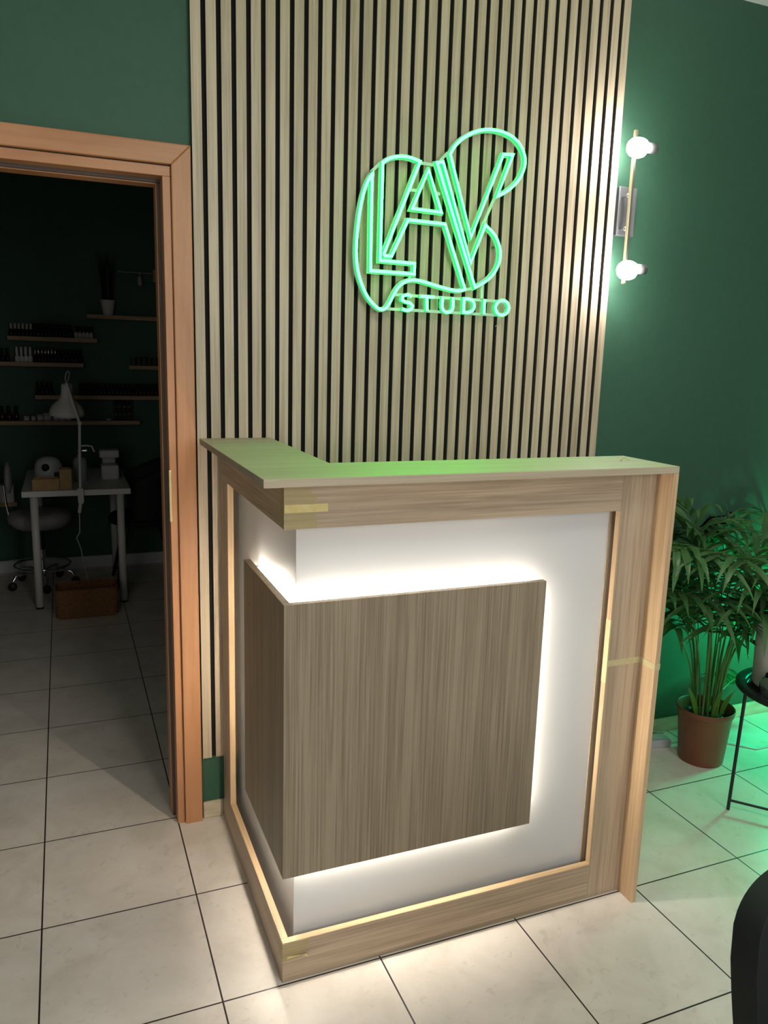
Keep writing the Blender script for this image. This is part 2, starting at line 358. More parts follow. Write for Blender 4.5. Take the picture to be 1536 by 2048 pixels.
LOOP_V = [(0.704, 2.1153), (0.7891, 1.8801), (0.8899, 2.1369), (0.9246, 2.1393), (0.8754, 2.0107), (0.9131, 2.0324), (0.9453, 2.0615), (0.9651, 2.0957), (0.9701, 2.1283), (0.9567, 2.1608), (0.9313, 2.1851), (0.894, 2.1993), (0.8527, 2.2033), (0.8126, 2.1982), (0.7734, 2.1835), (0.7399, 2.1617), (0.7166, 2.1373)]
LOOP_B = [(0.6607, 2.0859), (0.6808, 2.0914), (0.7925, 1.8023), (0.8386, 1.9213), (0.8725, 1.8947), (0.893, 1.8613), (0.898, 1.8265), (0.8871, 1.7903), (0.8601, 1.7575), (0.8122, 1.728)]
LS = [(0.5912, 1.6885), (0.5779, 1.6929), (0.5611, 1.6886), (0.5591, 1.6769), (0.5714, 1.6711), (0.5861, 1.6684), (0.5952, 1.6602), (0.5917, 1.6505), (0.5772, 1.6455), (0.5601, 1.6499)]
LT1 = [(0.6185, 1.6908), (0.669, 1.691)]; LT2 = [(0.6436, 1.6868), (0.646, 1.6479)]
LU = [(0.699, 1.693), (0.6979, 1.6623), (0.7061, 1.6495), (0.7204, 1.6471), (0.7323, 1.6538), (0.7359, 1.6642), (0.7354, 1.6928)]
LD = [(0.7744, 1.6914), (0.7752, 1.6496), (0.7907, 1.6495), (0.8074, 1.6574), (0.8128, 1.6724), (0.8069, 1.6855), (0.791, 1.6913)]
LI = [(0.8493, 1.6936), (0.8495, 1.6477)]
LO = [(0.9158, 1.6935), (0.934, 1.6876), (0.9416, 1.6712), (0.9341, 1.6544), (0.9167, 1.6472), (0.8987, 1.6527), (0.8906, 1.6696), (0.8976, 1.6857)]

def smooth_path(pts, closed, lim=48, k=5):
    P = [Vector((a, b)) for a, b in pts]; n = len(P)
    def turn(i):
        if not closed and i in (0, n-1): return 180
        a = (P[i]-P[i-1]).normalized(); b = (P[(i+1)%n]-P[i]).normalized()
        return math.degrees(math.acos(max(-1, min(1, a.dot(b)))))
    sm = [turn(i) < lim for i in range(n)]
    out = []
    for i in range(n if closed else n-1):
        j = (i+1) % n; A, B = P[i], P[j]; d = B-A; L_ = d.length
        ta = (P[j]-P[i-1]).normalized()*L_ if sm[i] else d
        tb = (P[(j+1)%n]-P[i]).normalized()*L_ if sm[j] else d
        out.append(A)
        if sm[i] or sm[j]:
            for q in range(1, k):
                t = q/k; h1 = 2*t**3-3*t*t+1; h2 = t**3-2*t*t+t; h3 = -2*t**3+3*t*t; h4 = t**3-t*t
                out.append(A*h1 + ta*h2 + B*h3 + tb*h4)
    if not closed: out.append(P[-1])
    return out
def sweep2d(mb, pts, closed, sec):
    """sec: cross-section list of (offset across, y); swept along a path in the x-z plane"""
    n = len(pts); m_ = len(sec); vs = []
    P = []
    for i in range(n):   # chamfer the sharp corners a little
        P.append(pts[i])
    for i in range(n):
        a = (P[i]-P[i-1]) if (closed or i > 0) else (P[1]-P[0])
        b = (P[(i+1)%n]-P[i]) if (closed or i < n-1) else (P[i]-P[i-1])
        a = a.normalized(); b = b.normalized()
        na = Vector((-a.y, a.x)); nb = Vector((-b.y, b.x)); h = (na+nb)
        h = h.normalized() if h.length > 1e-4 else na
        sc = min(1/max(h.dot(na), .3), 1.9)
        for o_, y in sec:
            q = P[i] + h*o_*sc; vs.append((q.x, y, q.y))
    fs = []
    for i in range(n if closed else n-1):
        j = (i+1) % n
        for k in range(m_):
            fs.append((i*m_+k, j*m_+k, j*m_+(k+1)%m_, i*m_+(k+1)%m_))
    if not closed:
        fs.append(tuple(range(m_))); fs.append(tuple((n-1)*m_+k for k in range(m_-1,-1,-1)))
    mb.add(vs, fs)
SX, SZ = .69, 1.62
sign = thing('neon_sign', 'glowing green neon wall sign with outlined letters LAV above STUDIO', 'neon sign', (SX, D, SZ))
yb = -.030    # back of the tubes, in front of the slats
def strokes(name, paths, hw=.0043):
    f = MB(); j = MB()
    for pts, closed in paths:
        P = [Vector((p.x-SX, p.y-SZ)) for p in smooth_path(pts, closed)]
        sweep2d(f, P, closed, [(-hw, yb-.0130), (-hw*.92, yb-.0141), (-hw*.4, yb-.0147), (hw*.4, yb-.0147), (hw*.92, yb-.0141), (hw, yb-.0130)])
        sweep2d(j, P, closed, [(-hw*1.12, yb), (-hw*1.12, yb-.0129), (hw*1.12, yb-.0129), (hw*1.12, yb)])
    o = f.build(name, M['neon_front'], sign, weld=True)
    q = j.build('silicone_channel', M['neon_side'], o, weld=True)
    return o
strokes('letter_tube', [(LOOP_L, True), (TRI, True)])
strokes('letter_tube', [(LOOP_B, True)])
strokes('letter_tube', [(LOOP_V, True)])
for pp in ([(LS, False)], [(LT1, False), (LT2, False)], [(LU, False)], [(LD, True)], [(LI, False)], [(LO, True)]):
    strokes('letter_tube', pp, .0046)
ac = MB()
for pts, closed in ((LOOP_L, True), (TRI, True), (LOOP_B, True), (LOOP_V, True)):
    P = [Vector((p.x-SX, p.y-SZ)) for p in smooth_path(pts, closed)]
    sweep2d(ac, P, closed, [(-.0075, yb+.0002), (.0075, yb+.0002), (.0075, yb+.0045), (-.0075, yb+.0045)])
def bar(a, b_, hw=.0045, o=0):
    P = [Vector((a[0]-SX, a[1]-SZ)), Vector((b_[0]-SX, b_[1]-SZ))]
    sweep2d(ac, P, False, [(-hw, yb+.0003+o), (hw, yb+.0003+o), (hw, yb+.0047+o), (-hw, yb+.0047+o)])
for a, b_ in (((.5417,1.6922),(.915,1.6914)), ((.5135,1.6484),(.9287,1.6468)), ((.4515,2.0397),(.4817,2.0697)), ((.6081,2.0832),(.6536,2.0822)),
             ((.6772,2.0971),(.7017,2.1224)), ((.8731,2.0062),(.8383,1.9265)), ((.5804,2.003),(.6018,2.0027)), ((.6621,2.003),(.6818,2.0008)),
             ((.5877,1.7534),(.5892,1.7385)), ((.7765,1.7193),(.8097,1.7265)), ((.8454,1.741),(.8456,1.6943))):
    bar(a, b_, o=.0001)
ac.build('acrylic_backing', M['acrylic'], sign, weld=True)
for x, z in ((.4526,2.0347), (.8527,2.2033), (.915,1.6914), (.486,1.6454), (.893,1.8613)):
    MB().lathe([(0,-.0255),(.004,-.0255),(.004,-.0002),(0,-.0002)], 12, (x-SX, 0, z-SZ), 'y').build('standoff', M['steel'], sign)
MB().tube([(.9217-SX, yb+.006, 1.6456-SZ), (.9275-SX, -.02, 1.6385-SZ), (.9285-SX, -.012, 1.628-SZ), (.925-SX, -.006, 1.62-SZ), (.9205-SX, .004, 1.612-SZ)], .0014, 6).build('power_lead', M['cable_white'], sign)

# ------------------------------------------------------------------ wall sconce
sc_ = thing('wall_sconce', 'steel wall sconce with an upright rod and two lit frosted bulbs beside the slats', 'wall lamp', (1.415, WY, 2.02))
def sx(x): return x-1.415
def sy(y): return y-WY
def sz(z): return z-2.02
MB().box(sx(1.379), sx(1.455), sy(.745), -.0003, sz(1.94), sz(2.101)).build('wall_plate', M['steel'], sc_, bevel=.003)
MB().box(sx(1.386), sx(1.398), sy(.694), sy(.706), sz(1.774), sz(2.272)).build('rod', M['satin_rod'], sc_, bevel=.002)
for z in (1.958, 2.066):
    MB().lathe([(0,sy(.7085)),(.007,sy(.7085)),(.007,sy(.722)),(.0045,sy(.724)),(.0045,sy(.7448)),(0,sy(.7448))], 16, (sx(1.392),0,sz(z)), 'y').build('standoff', M['chrome'], sc_)
for z, dz in ((2.205, .012), (1.815, .018)):
    h = MB().lathe([(0,-.034),(.012,-.033),(.022,-.028),(.029,-.018),(.0315,-.004),(.0315,.010),(.028,.022),(.020,.029),(0,.029)], 24, (sx(1.372), sy(.660), sz(z)), 'x')
    b_ = h.build('bulb_shade', M['bulb'], sc_)
    MB().lathe([(0,0),(.017,0),(.017,.044),(.014,.047),(0,.047)], 20, (sx(1.4015), sy(.660), sz(z+dz*.4)), 'x').build('lamp_holder', M['steel'], sc_)
    MB().box(sx(1.403), sx(1.410), sy(.664), sy(.700), sz(z)-.006, sz(z)+.006).build('bracket', M['steel'], sc_)

# ------------------------------------------------------------------ potted palm
palm = thing('potted_palm', 'bushy areca palm in a terracotta plastic pot on the floor right of the desk', 'plant', (1.812, .525, 0))
MB().lathe([(0,.001),(.080,.001),(.083,.006),(.099,.190),(.1005,.192),(.104,.196),(.107,.214),(.1065,.219),(.1035,.2195),(.101,.216),(.097,.190),(.094,.165)], 40).build('pot', M['terracotta'], palm)
MB().lathe([(.0945,.178),(.06,.184),(.03,.19),(0,.192)], 32).build('soil', M['soil'], palm)
def frond(base, az, length, t0, t1, leaf_len, first=.5, n=9, wmax=.0115, mat_='leaf', bend=0., power=2.0, droop=.95):
    st = MB(); lf = MB()
    N_ = 26; P = [Vector(base)]; ds = length/N_
    for i in range(N_):
        s_ = (i+.5)/N_; th = t0 + (t1-t0)*s_**power; a = az + bend*s_
        P.append(P[-1] + Vector((math.sin(th)*math.cos(a), math.sin(th)*math.sin(a), math.cos(th)))*ds)
    def clw(v): return Vector((max(v.x, -.775), min(v.y, .236 if v.x > -.38 else .205), max(v.z, .012)))
    def cv(v):   # leaves brush past the vase instead of through it
        dx, dy = v.x-.003, v.y+.29; d = math.hypot(dx, dy)
        if v.z < .66 and d < .098 and d > 1e-4: v.x, v.y = .003+dx/d*.098, -.29+dy/d*.098
        dx, dy = v.x+.096, v.y+.359; d = math.hypot(dx, dy)
        if v.z < .54 and d < .075 and d > 1e-4: v.x, v.y = -.096+dx/d*.075, -.359+dy/d*.075
        return v
    def cl(v): return cv(clw(v))
    P = [cl(p) for p in P]
    st.tube(P, [.0042*(1-.75*i/N_) for i in range(N_+1)], 6)
    o = st.build('frond', M['stem'], palm)
    for k in range(n):
        s_ = first + (1-first)*(k+.5)/n; f = s_*N_; i = min(int(f), N_-1)
        p = P[i].lerp(P[i+1], f-i); t = (P[i+1]-P[i]).normalized()
        side = t.cross(Vector((0,0,1)));
        if side.length < .05: side = Vector((1,0,0))
        side.normalize(); nrm = side.cross(t).normalized()
        u = (k+.5)/n
        LL = leaf_len*(.55+.75*math.sin(PI*(.18+.72*u)))*rnd.uniform(.85,1.12)*(1 if u < .85 else .8)
        for sg in (1, -1):
            ang = math.radians(62-34*u + rnd.uniform(-9,9))
            d = (t*math.cos(ang) + side*sg*math.sin(ang) + nrm*rnd.uniform(.05,.3)).normalized()
            q = p.copy(); S_ = 6; ring = []
            wv = None
            for j in range(S_+1):
                v = j/S_
                wd = wmax*(1.15*math.sin(PI*min(1, .12+.88*v)**.8) if v < 1 else 0)*rnd.uniform(.95,1.05)
                wv = d.cross(Vector((0,0,1)))
                wv = wv.normalized() if wv.length > .05 else side
                up = wv.cross(d).normalized()
                ring.append((cl(q - wv*wd), cl(q - up*wd*.45), cl(q + wv*wd)))
                d = (d + Vector((0,0,-1))*droop*rnd.uniform(.6,1.3)*(.10+.32*v)).normalized()
                q = q + d*(LL/S_)
            vs = [x for r_ in ring for x in r_]
            fs = []
            for j in range(S_):
                a_ = j*3; fs += [(a_, a_+3, a_+4, a_+1), (a_+1, a_+4, a_+5, a_+2)]
            lf.add(vs, fs, True)
    l_ = lf.build('leaflets', M[mat_], o)
    return o
R_ = math.radians
specs = []
for i in range(18):
    ring = i/18
    az = R_(i*137.5 + rnd.uniform(-15, 15))
    r0 = .012+.045*math.sqrt(rnd.random())
    specs.append(((r0*math.cos(az), r0*math.sin(az), .186), az, rnd.uniform(.62, .92), R_(rnd.uniform(2, 8)), R_(rnd.uniform(80, 130)), rnd.uniform(.21, .28)))
for b0, az, L_, t0, t1, ll in specs:
    frond(b0, az, L_, t0, t1, ll, first=rnd.uniform(.44,.54), power=rnd.uniform(2.0,3.0), bend=rnd.uniform(-.5,.5))
# fronds the photo shows one by one: the long one to the left, the drooping one facing the room, the tall tips, the low one by the skirting
frond((-.02,-.01,.186), R_(200), .90, R_(4), R_(105), .22, first=.56, power=3.0)
frond((0,-.03,.186), R_(232), .84, R_(3), R_(100), .30, first=.60, power=3.4, n=10)
frond((0,-.04,.186), R_(255), .70, R_(6), R_(95), .28, first=.55, power=3.0, n=9)
frond((-.02,-.03,.186), R_(212), .66, R_(8), R_(90), .27, first=.55, power=2.6, n=9)
frond((.01,-.03,.186), R_(285), .78, R_(5), R_(120), .26, first=.58, power=3.0)
frond((.03,-.01,.186), R_(330), .92, R_(6), R_(115), .24, first=.55, power=2.4)
frond((-.01,.0,.186), R_(180), 0.92, R_(1), R_(60), .20, first=.62, power=3.0)
frond((.01,.01,.186), R_(150), .82, R_(1), R_(48), .20, first=.66, power=2.6)
frond((.02,-.02,.186), R_(320), .90, R_(1), R_(55), .22, first=.62, power=2.6)
frond((.04,.02,.19), R_(20), .34, R_(55), R_(115), .16, first=.45, n=7, power=1.2, mat_='dry_leaf')
# loose pointed shoots at the foot
sh = MB()
for bx, by, lean, azs, hh in ((-.01,-.055,.12,250,.15), (.03,-.045,.18,300,.13), (-.06,-.02,.35,190,.17)):
    q = Vector((bx,by,.188)); d = Vector((math.sin(lean)*math.cos(R_(azs)), math.sin(lean)*math.sin(R_(azs)), math.cos(lean)))
    wv = Vector((.8,-.6,0)); ring = []
    for j in range(8):
        v = j/7; wd = .0095*math.sin(PI*(.15+.85*v)) if v < 1 else .0005
        ring += [q-wv*wd, q+Vector((.3,.4,0))*wd*.6, q+wv*wd]
        d = (d + Vector((math.cos(R_(azs)),math.sin(R_(azs)),-.4))*.13*v).normalized(); q = q + d*hh/7
    sh.add(ring, [f for j in range(7) for f in ((j*3,j*3+3,j*3+4,j*3+1),(j*3+1,j*3+4,j*3+5,j*3+2))], True)
so_ = sh.build('young_shoots', M['leaf_young'], palm); so_['label'] = 'bright green young shoots'
for i in range(12):
    a = rnd.uniform(0, 2*PI); r0 = rnd.uniform(.05, .088); c = (r0*math.cos(a), r0*math.sin(a), .1835); s_ = rnd.uniform(.003, .006)
    MB().lathe([(0,-s_*.5),(s_*.8,-s_*.3),(s_,0),(s_*.7,s_*.4),(0,s_*.55)], 7, c).build('pebble', M['white_paint'], palm)

# ------------------------------------------------------------------ round black side table with vase and jar
tb = thing('side_table', 'round black metal tray table on thin legs in front of the palm', 'table', (1.855, .14, 0))
MB().lathe([(0,.420),(.186,.420),(.190,.424),(.191,.436),(.194,.4385),(.222,.4385),(.225,.436),(.225,.428),(.222,.4265),(.196,.426),(.193,.4165),(0,.4165)], 64).build('tray', M['black_metal'], tb)
ldirs = [math.atan2(.214-.14, 1.627-1.855) + k*PI*2/3 for k in range(3)]
lp = [(.222*math.cos(a), .222*math.sin(a)) for a in ldirs]
for x, y in lp: MB().tube([(x*1.035,y*1.035,.001),(x*.985,y*.985,.4262)], .0058, 10).build('leg', M['black_metal'], tb)
for a, b_ in ((lp[0], lp[1]), (lp[1], lp[2])):
    MB().tube([(a[0]*1.03,a[1]*1.03,.036),(b_[0]*1.03,b_[1]*1.03,.036)], .0045, 8).build('crossbar', M['black_metal'], tb)
vz = .4203
vase = thing('vase', 'pale marbled ceramic vase with black marks standing on the black tray table', 'vase', (1.815, .235, vz))
MB().lathe([(0,.0003),(.066,.0003),(.074,.005),(.078,.016),(.0785,.06),(.081,.14),(.082,.205),(.0795,.206),(.078,.20),(.075,.10),(.07,.02),(0,.016)], 48).build('body', M['marble'], vase)
for a0, z0, pts in ((250, .12, ((-.012,.02),(.004,.0),(.014,.012))), (255, .045, ((-.010,.0),(-.010,.03),(.008,.03),(.008,.0)))):
    mk = MB()
    for (u0,v0),(u1,v1) in zip(pts, pts[1:]):
        a1 = R_(a0)+u0/.08; a2 = R_(a0)+u1/.08
        mk.tube([(.0812*math.cos(a1), .0812*math.sin(a1), z0+v0), (.0812*math.cos(a2), .0812*math.sin(a2), z0+v1)], .0022, 6)
    mk.build('black_mark', M['black_glaze'], vase)
jar = thing('glass_jar', 'small clear glass jar in front of the marbled vase', 'jar', (1.716, .166, vz))
MB().lathe([(0,.0004),(.034,.0004),(.039,.004),(.040,.012),(.040,.050),(.034,.064),(.026,.070),(.025,.082),(.0235,.082),(.0238,.069),(.032,.062),(.0375,.049),(.0375,.012),(.034,.007),(0,.006)], 40).build('body', M['glass'], jar)

# power brick and cables on the floor behind the desk
ad = thing('power_adapter', 'flat grey power adapter lying on the floor by the palm pot', 'adapter', (1.715, .665, 0), R_(-12))
MB().box(-.055, .055, -.022, .022, .0005, .032).build('case', M['grey_plastic'], ad, bevel=.004)
MB().tube([(.055,0,.015),(.10,.01,.006),(.16,.02,.005),(.24,-.01,.004)], .0028, 8).build('cable', M['cable_white'], ad)
cb = MB().tube([(1.56,.747,.15),(1.62,.746,.10),(1.70,.745,.058),(1.76,.742,.02),(1.82,.735,.004)], .003, 8)
tag(cb.build('power_cable', M['cable_clear']), 'thin cable hanging over the skirting left of the palm pot', 'cable')
cb = MB().tube([(1.93,.66,.004),(2.02,.56,.004),(2.08,.50,.004),(2.16,.50,.004),(2.3,.56,.004)], .0035, 8)
tag(cb.build('power_cable', M['cable_clear']), 'thin pale cable winding over the tiles behind the palm pot', 'cable')

# ------------------------------------------------------------------ black chair at the lower right corner
ch = thing('tub_chair', 'black upholstered chair with rounded back in the lower right foreground', 'chair', (.635, -1.105, -.0), R_(-22))
# local: the back stands at +y, seat towards -y
def back_pt(u, v, off):
    """u -1..1 across, v 0..1 up; curved shell; off thickness"""
    hw = .235*(1 - .10*(1-v)**2)
    ang = u*.55
    n_ = Vector((math.sin(ang), math.cos(ang), 0))
    R0 = .43
    c = Vector((0, .20-R0, 0)) + n_*(R0+off) 
    c.x *= hw/(R0*math.sin(.55)); c.z = .42+.325*v
    c.y += .05*v
    return c
def shell(off0, off1, grow=0):
    mb = MB(); NU, NV = 64, 24
    def outline(u, v):   # superellipse corner rounding at the top
        top = (1-abs(u)**3.2)**(1/3.2) if abs(u) < 1 else 0
        return v*(.52+.48*top)
    g0 = [[back_pt(u/NU*2-1, outline((u/NU*2-1)*.9995, v/NV), off0) for u in range(NU+1)] for v in range(NV+1)]
    g1 = [[back_pt(u/NU*2-1, outline((u/NU*2-1)*.9995, v/NV), off1) for u in range(NU+1)] for v in range(NV+1)]
    w_ = NU+1; n0 = (NU+1)*(NV+1)
    vs = [p for r_ in g0 for p in r_] + [p for r_ in g1 for p in r_]
    fs = []
    for v in range(NV):
        for u in range(NU):
            a = v*w_+u; fs.append((a, a+1, a+w_+1, a+w_)); b_ = n0+a; fs.append((b_, b_+w_, b_+w_+1, b_+1))
    for u in range(NU): fs.append((u, n0+u, n0+u+1, u+1)); a = NV*w_+u; fs.append((a, a+1, n0+a+1, n0+a))
    for v in range(NV): a = v*w_; fs.append((a, a+w_, n0+a+w_, n0+a)); a = v*w_+NU; fs.append((a, n0+a, n0+a+w_, a+w_))
    mb.add(vs, fs, True); return mb, g0, outline
mb, g, outl = shell(-.022, .022)
bo = mb.build('backrest', M['velvet'], ch, weld=True)
md = bo.modifiers.new('bevel', 'BEVEL'); md.width = .016; md.segments = 4; md.limit_method = 'ANGLE'; md.angle_limit = R_(50)
pp = []
for k in range(41):
    u = -1+2*k/40; uu = u*.84
    pp.append(back_pt(uu, outl(u*.9995, 1)*.90, -.0235))
MB().tube(pp, .0032, 8).build('piping', M['piping'], ch)
st = MB(); prof = [(0,.40),(.19,.40),(.225,.41),(.235,.43),(.23,.455),(.20,.468),(0,.472)]
st.lathe(prof, 40, (0,-.02,0)); st.build('seat', M['velvet'], ch)
for sx_ in (1,-1):
    for sy_ in (1,-1):
        MB().tube([(.15*sx_,-.02+.14*sy_,.405),(.20*sx_,-.02+.20*sy_,.001)], [.014,.009], 10).build('leg', M['black_metal'], ch)

# ------------------------------------------------------------------ the dark side room
wt = thing('work_table', 'narrow white table with round legs in the dark side room', 'table', (-.3785, 3.6, 0))
MB().box(-.292, .292, -.455, .435, .672, .705).build('tabletop', M['table_white'], wt, bevel=.002)
for x, y in ((-.232,-.395),(.236,-.395),(-.232,.395),(.236,.395)):
    l_ = MB().lathe([(0,.012),(.0215,.012),(.0215,.6715),(0,.6715)], 24, (x,y,0)).build('leg', M['table_white'], wt)
    MB().lathe([(0,.0005),(.020,.0005),(.0215,.004),(.0215,.0118),(0,.0118)], 24, (x,y,0)).build('foot', M['black_plastic'], l_)
bk = thing('rattan_basket', 'brown woven rattan basket on the floor under the white table', 'basket', (-.355, 3.05, 0), R_(0))
bb = MB()
x0, y0, hh, t = .165, .10, .165, .009
def rr(hx, hy, r_, n=6):
    out = []
    for cx_, cy_, a0 in ((hx-r_,hy-r_,0),(-hx+r_,hy-r_,90),(-hx+r_,-hy+r_,180),(hx-r_,-hy+r_,270)):
        out += [(cx_+r_*math.cos(R_(a0+90*k/n)), cy_+r_*math.sin(R_(a0+90*k/n))) for k in range(n+1)]
    return out
levels = [(x0-.008,y0-.008,.001),(x0,y0,.01),(x0+.004,y0+.004,hh),(x0-.002,y0-.002,hh+.004),(x0+.004-t,y0+.004-t,hh),(x0-t,y0-t,.012)]
vs = []; n_ = 0
for hx, hy, z in levels:
    q = rr(hx, hy, .03); n_ = len(q); vs += [(a, b_, z) for a, b_ in q]
fs = [(i*n_+k, i*n_+(k+1)%n_, (i+1)*n_+(k+1)%n_, (i+1)*n_+k) for i in range(len(levels)-1) for k in range(n_)]
fs += [tuple(range(n_-1,-1,-1)), tuple(range(5*n_, 6*n_))]
bb.add(vs, fs); bb.build('body', M['rattan'], bk)

# swivel stool with small backrest
stl = thing('swivel_stool', 'pale upholstered swivel stool with chrome base beside the white table', 'stool', (-.60, 3.70, 0))
MB().lathe([(0,.372),(.08,.374),(.15,.39),(.185,.425),(.19,.45),(.18,.475),(.14,.490),(.06,.494),(0,.494)], 36).build('seat', M['seat_fabric'], stl)
bp_ = MB().lathe([(0,-.022),(.06,-.020),(.095,-.010),(.10,0),(.095,.010),(.06,.020),(0,.022)], 28, (-.168,0,.705), 'x'); bp_.build('backrest', M['seat_fabric'], stl)
for dy in (-.02, .02):
    MB().tube([(-.195,dy,.66),(-.19,dy,.56),(-.175,dy,.46),(-.15,dy,.405),(-.10,dy,.372),(-.03,dy,.366)], .006, 8).build('back_rod', M['chrome'], stl)
MB().tube([(0,0,.372),(0,0,.24)], .02, 16).build('gas_lift', M['black_plastic'], stl)
MB().tube([(0,0,.24),(0,0,.085)], .0135, 16).build('column', M['chrome'], stl)
rg_ = MB().tube([(.165*math.cos(a),.165*math.sin(a),.14) for a in [2*PI*k/40 for k in range(41)]], .008, 8); rg_.build('foot_ring', M['chrome'], stl)
MB().lathe([(0,.075),(.03,.075),(.028,.10),(.016,.108),(0,.108)], 20).build('hub', M['chrome'], stl)
for k in range(5):
    a = R_(72*k+205); c, s_ = math.cos(a), math.sin(a)
    l_ = MB().tube([(.02*c,.02*s_,.09),(.11*c,.11*s_,.10),(.17*c,.17*s_,.09),(.19*c,.19*s_,.06)], .010, 8).build('base_leg', M['chrome'], stl)
    MB().lathe([(0,-.014),(.022,-.014),(.026,-.008),(.026,.008),(.022,.014),(0,.014)], 18, (.195*c,.195*s_,.0265), 'y').build('caster', M['black_plastic'], l_)

# articulated clamp lamp on the table edge
lm = thing('desk_lamp', 'white articulated clamp lamp with bell shade on the table front edge', 'lamp', (-.361, 3.15, .672))
def L3(x, y, z): return (x+.361, y-3.15, z-.672)
MB().box(-.016,.016,-.030,.03,.034,.046).box(-.016,.016,-.032,-.018,-.035,.034).box(-.012,.012,-.03,.02,-.044,-.034).box(-.008,.008,-.012,.0,-.032,-.001).build('clamp', M['table_white'], lm, bevel=.002)
MB().tube([L3(-.361,3.135,.718), L3(-.357,3.135,.90), L3(-.349,3.135,1.085)], .008, 12).build('lower_arm', M['table_white'], lm)
MB().lathe([(0,-.014),(.012,-.014),(.012,.014),(0,.014)], 16, L3(-.349,3.135,1.09), 'y').build('joint', M['table_white'], lm)
MB().tube([L3(-.349,3.135,1.09), L3(-.372,3.14,1.17), L3(-.408,3.15,1.31)], .0075, 12).build('upper_arm', M['table_white'], lm)
sh = MB().lathe([(.026,.175),(.030,.17),(.0315,.13),(.034,.10),(.050,.078),(.075,.055),(.092,.026),(.098,0),(.094,0),(.088,.026),(.072,.052),(.048,.074),(.031,.098),(.029,.13),(.027,.168),(0,.172)], 36)
so_ = sh.build('lamp_shade', M['table_white'], lm); so_.location = L3(-.4118,3.26,1.1297); so_.rotation_euler = (R_(10), R_(2), 0)
MB().tube([L3(-.409,3.25,1.302), L3(-.413,3.24,1.335), L3(-.405,3.23,1.365), L3(-.394,3.22,1.376), L3(-.389,3.20,1.362), L3(-.398,3.17,1.33), L3(-.406,3.152,1.312)], .003, 8).build('cord_loop', M['cable_white'], lm)
MB().tube([L3(-.352,3.135,.960), L3(-.318,3.135,.962), L3(-.290,3.135,.957), L3(-.278,3.135,.925)], .0045, 8).build('handle', M['table_white'], lm)
MB().tube([L3(-.364,3.135,.63), L3(-.372,3.13,.575)], .010, 10).build('switch', M['table_white'], lm)
MB().tube([L3(-.372,3.13,.58), L3(-.374,3.13,.506), L3(-.376,3.13,.46), L3(-.394,3.14,.427), L3(-.386,3.15,.40), L3(-.373,3.17,.353), L3(-.36,3.22,.25), L3(-.33,3.35,.05), L3(-.3,3.5,.004)], .003, 8).build('cord', M['cable_white'], lm)

# things on the table top
zt = .7052
t = thing('cardboard_tray', 'low open kraft cardboard box at the table front', 'box', (-.5425, 3.215, zt))
MB().box(-.071,.071,-.045,-.041,0,.064).box(-.071,.071,.041,.045,0,.064).box(-.071,-.067,-.041,.041,0,.064).box(.067,.071,-.041,.041,0,.064).box(-.067,.067,-.041,.041,0,.003).build('walls', M['kraft'], t)
t = thing('cardboard_box', 'tall kraft cardboard box standing right of the low tray', 'box', (-.437, 3.21, zt))
MB().box(-.032,.032,-.035,.035,0,.118).build('carton', M['kraft'], t, bevel=.001)
MB().box(-.020,.020,-.004,.004,.1182,.124).build('flap', M['kraft'], t)
t = thing('dust_collector', 'white rounded nail dust collector behind the kraft boxes', 'appliance', (-.53, 3.50, zt))
MB().lathe([(0,.0),(.070,.0),(.078,.02),(.080,.07),(.076,.105),(.060,.135),(.03,.15),(0,.152)], 32).build('housing', M['white_plastic'], t)
MB().lathe([(0,-.079),(.022,-.0785),(.022,-.060),(0,-.06)], 20, (-.015,-.0,.095), 'y').build('vent', M['black_plastic'], t)
MB().box(.03,.075,-.088,-.055,.035,.065).build('nozzle', M['black_plastic'], t, bevel=.004)
t = thing('pump_dispenser', 'grey pump dispenser bottle behind the lamp arm', 'bottle', (-.352, 3.48, zt))
MB().lathe([(0,0),(.038,0),(.040,.008),(.040,.12),(.032,.142),(.014,.15),(.014,.165),(0,.165)], 28).build('bottle', M['grey_plastic'], t)
MB().lathe([(0,.1655),(.009,.1655),(.009,.182),(.016,.184),(.016,.193),(0,.193)], 20).box(-.005,.042,-.005,.005,.184,.191).build('pump', M['chrome'], t)
t = thing('nail_lamp', 'white two-part nail curing lamp at the right side of the table', 'appliance', (-.178, 3.56, zt))
MB().box(-.052,.052,-.07,.07,0,.090).build('base', M['white_plastic'], t, bevel=.010)
MB().box(-.058,.058,-.02,.085,.130,.178).box(-.04,.04,.05,.08,.088,.132).build('hood', M['white_plastic'], t, bevel=.008)
MB().box(.0525,.062,-.05,.05,.02,.07).build('side_knob', M['black_plastic'], t, bevel=.003)

# black chair at the table's right side
bc = thing('dining_chair', 'black shell chair with splayed legs right of the white table', 'chair', (.02, 3.62, 0), R_(90))
sm = MB()
NU = 24
vs = []; 
for v in range(9):
    for u in range(NU+1):
        a = R_(-110 + 220*u/NU); r0 = .235; hgt = .44 + (.40*v/8)*(.55+.45*math.cos(a*.72))
        vs.append((r0*math.sin(a)*(1+.10*v/8), -r0*math.cos(a)*(1+.12*v/8), hgt))
fs = [(v*(NU+1)+u, v*(NU+1)+u+1, (v+1)*(NU+1)+u+1, (v+1)*(NU+1)+u) for v in range(8) for u in range(NU)]
sm.add(vs, fs, True); bo = sm.build('backrest', M['velvet'], bc)
md = bo.modifiers.new('thick', 'SOLIDIFY'); md.thickness = .03; md.offset = -1
MB().lathe([(0,.40),(.18,.40),(.215,.415),(.22,.44),(.20,.465),(0,.472)], 32).build('seat', M['velvet'], bc)
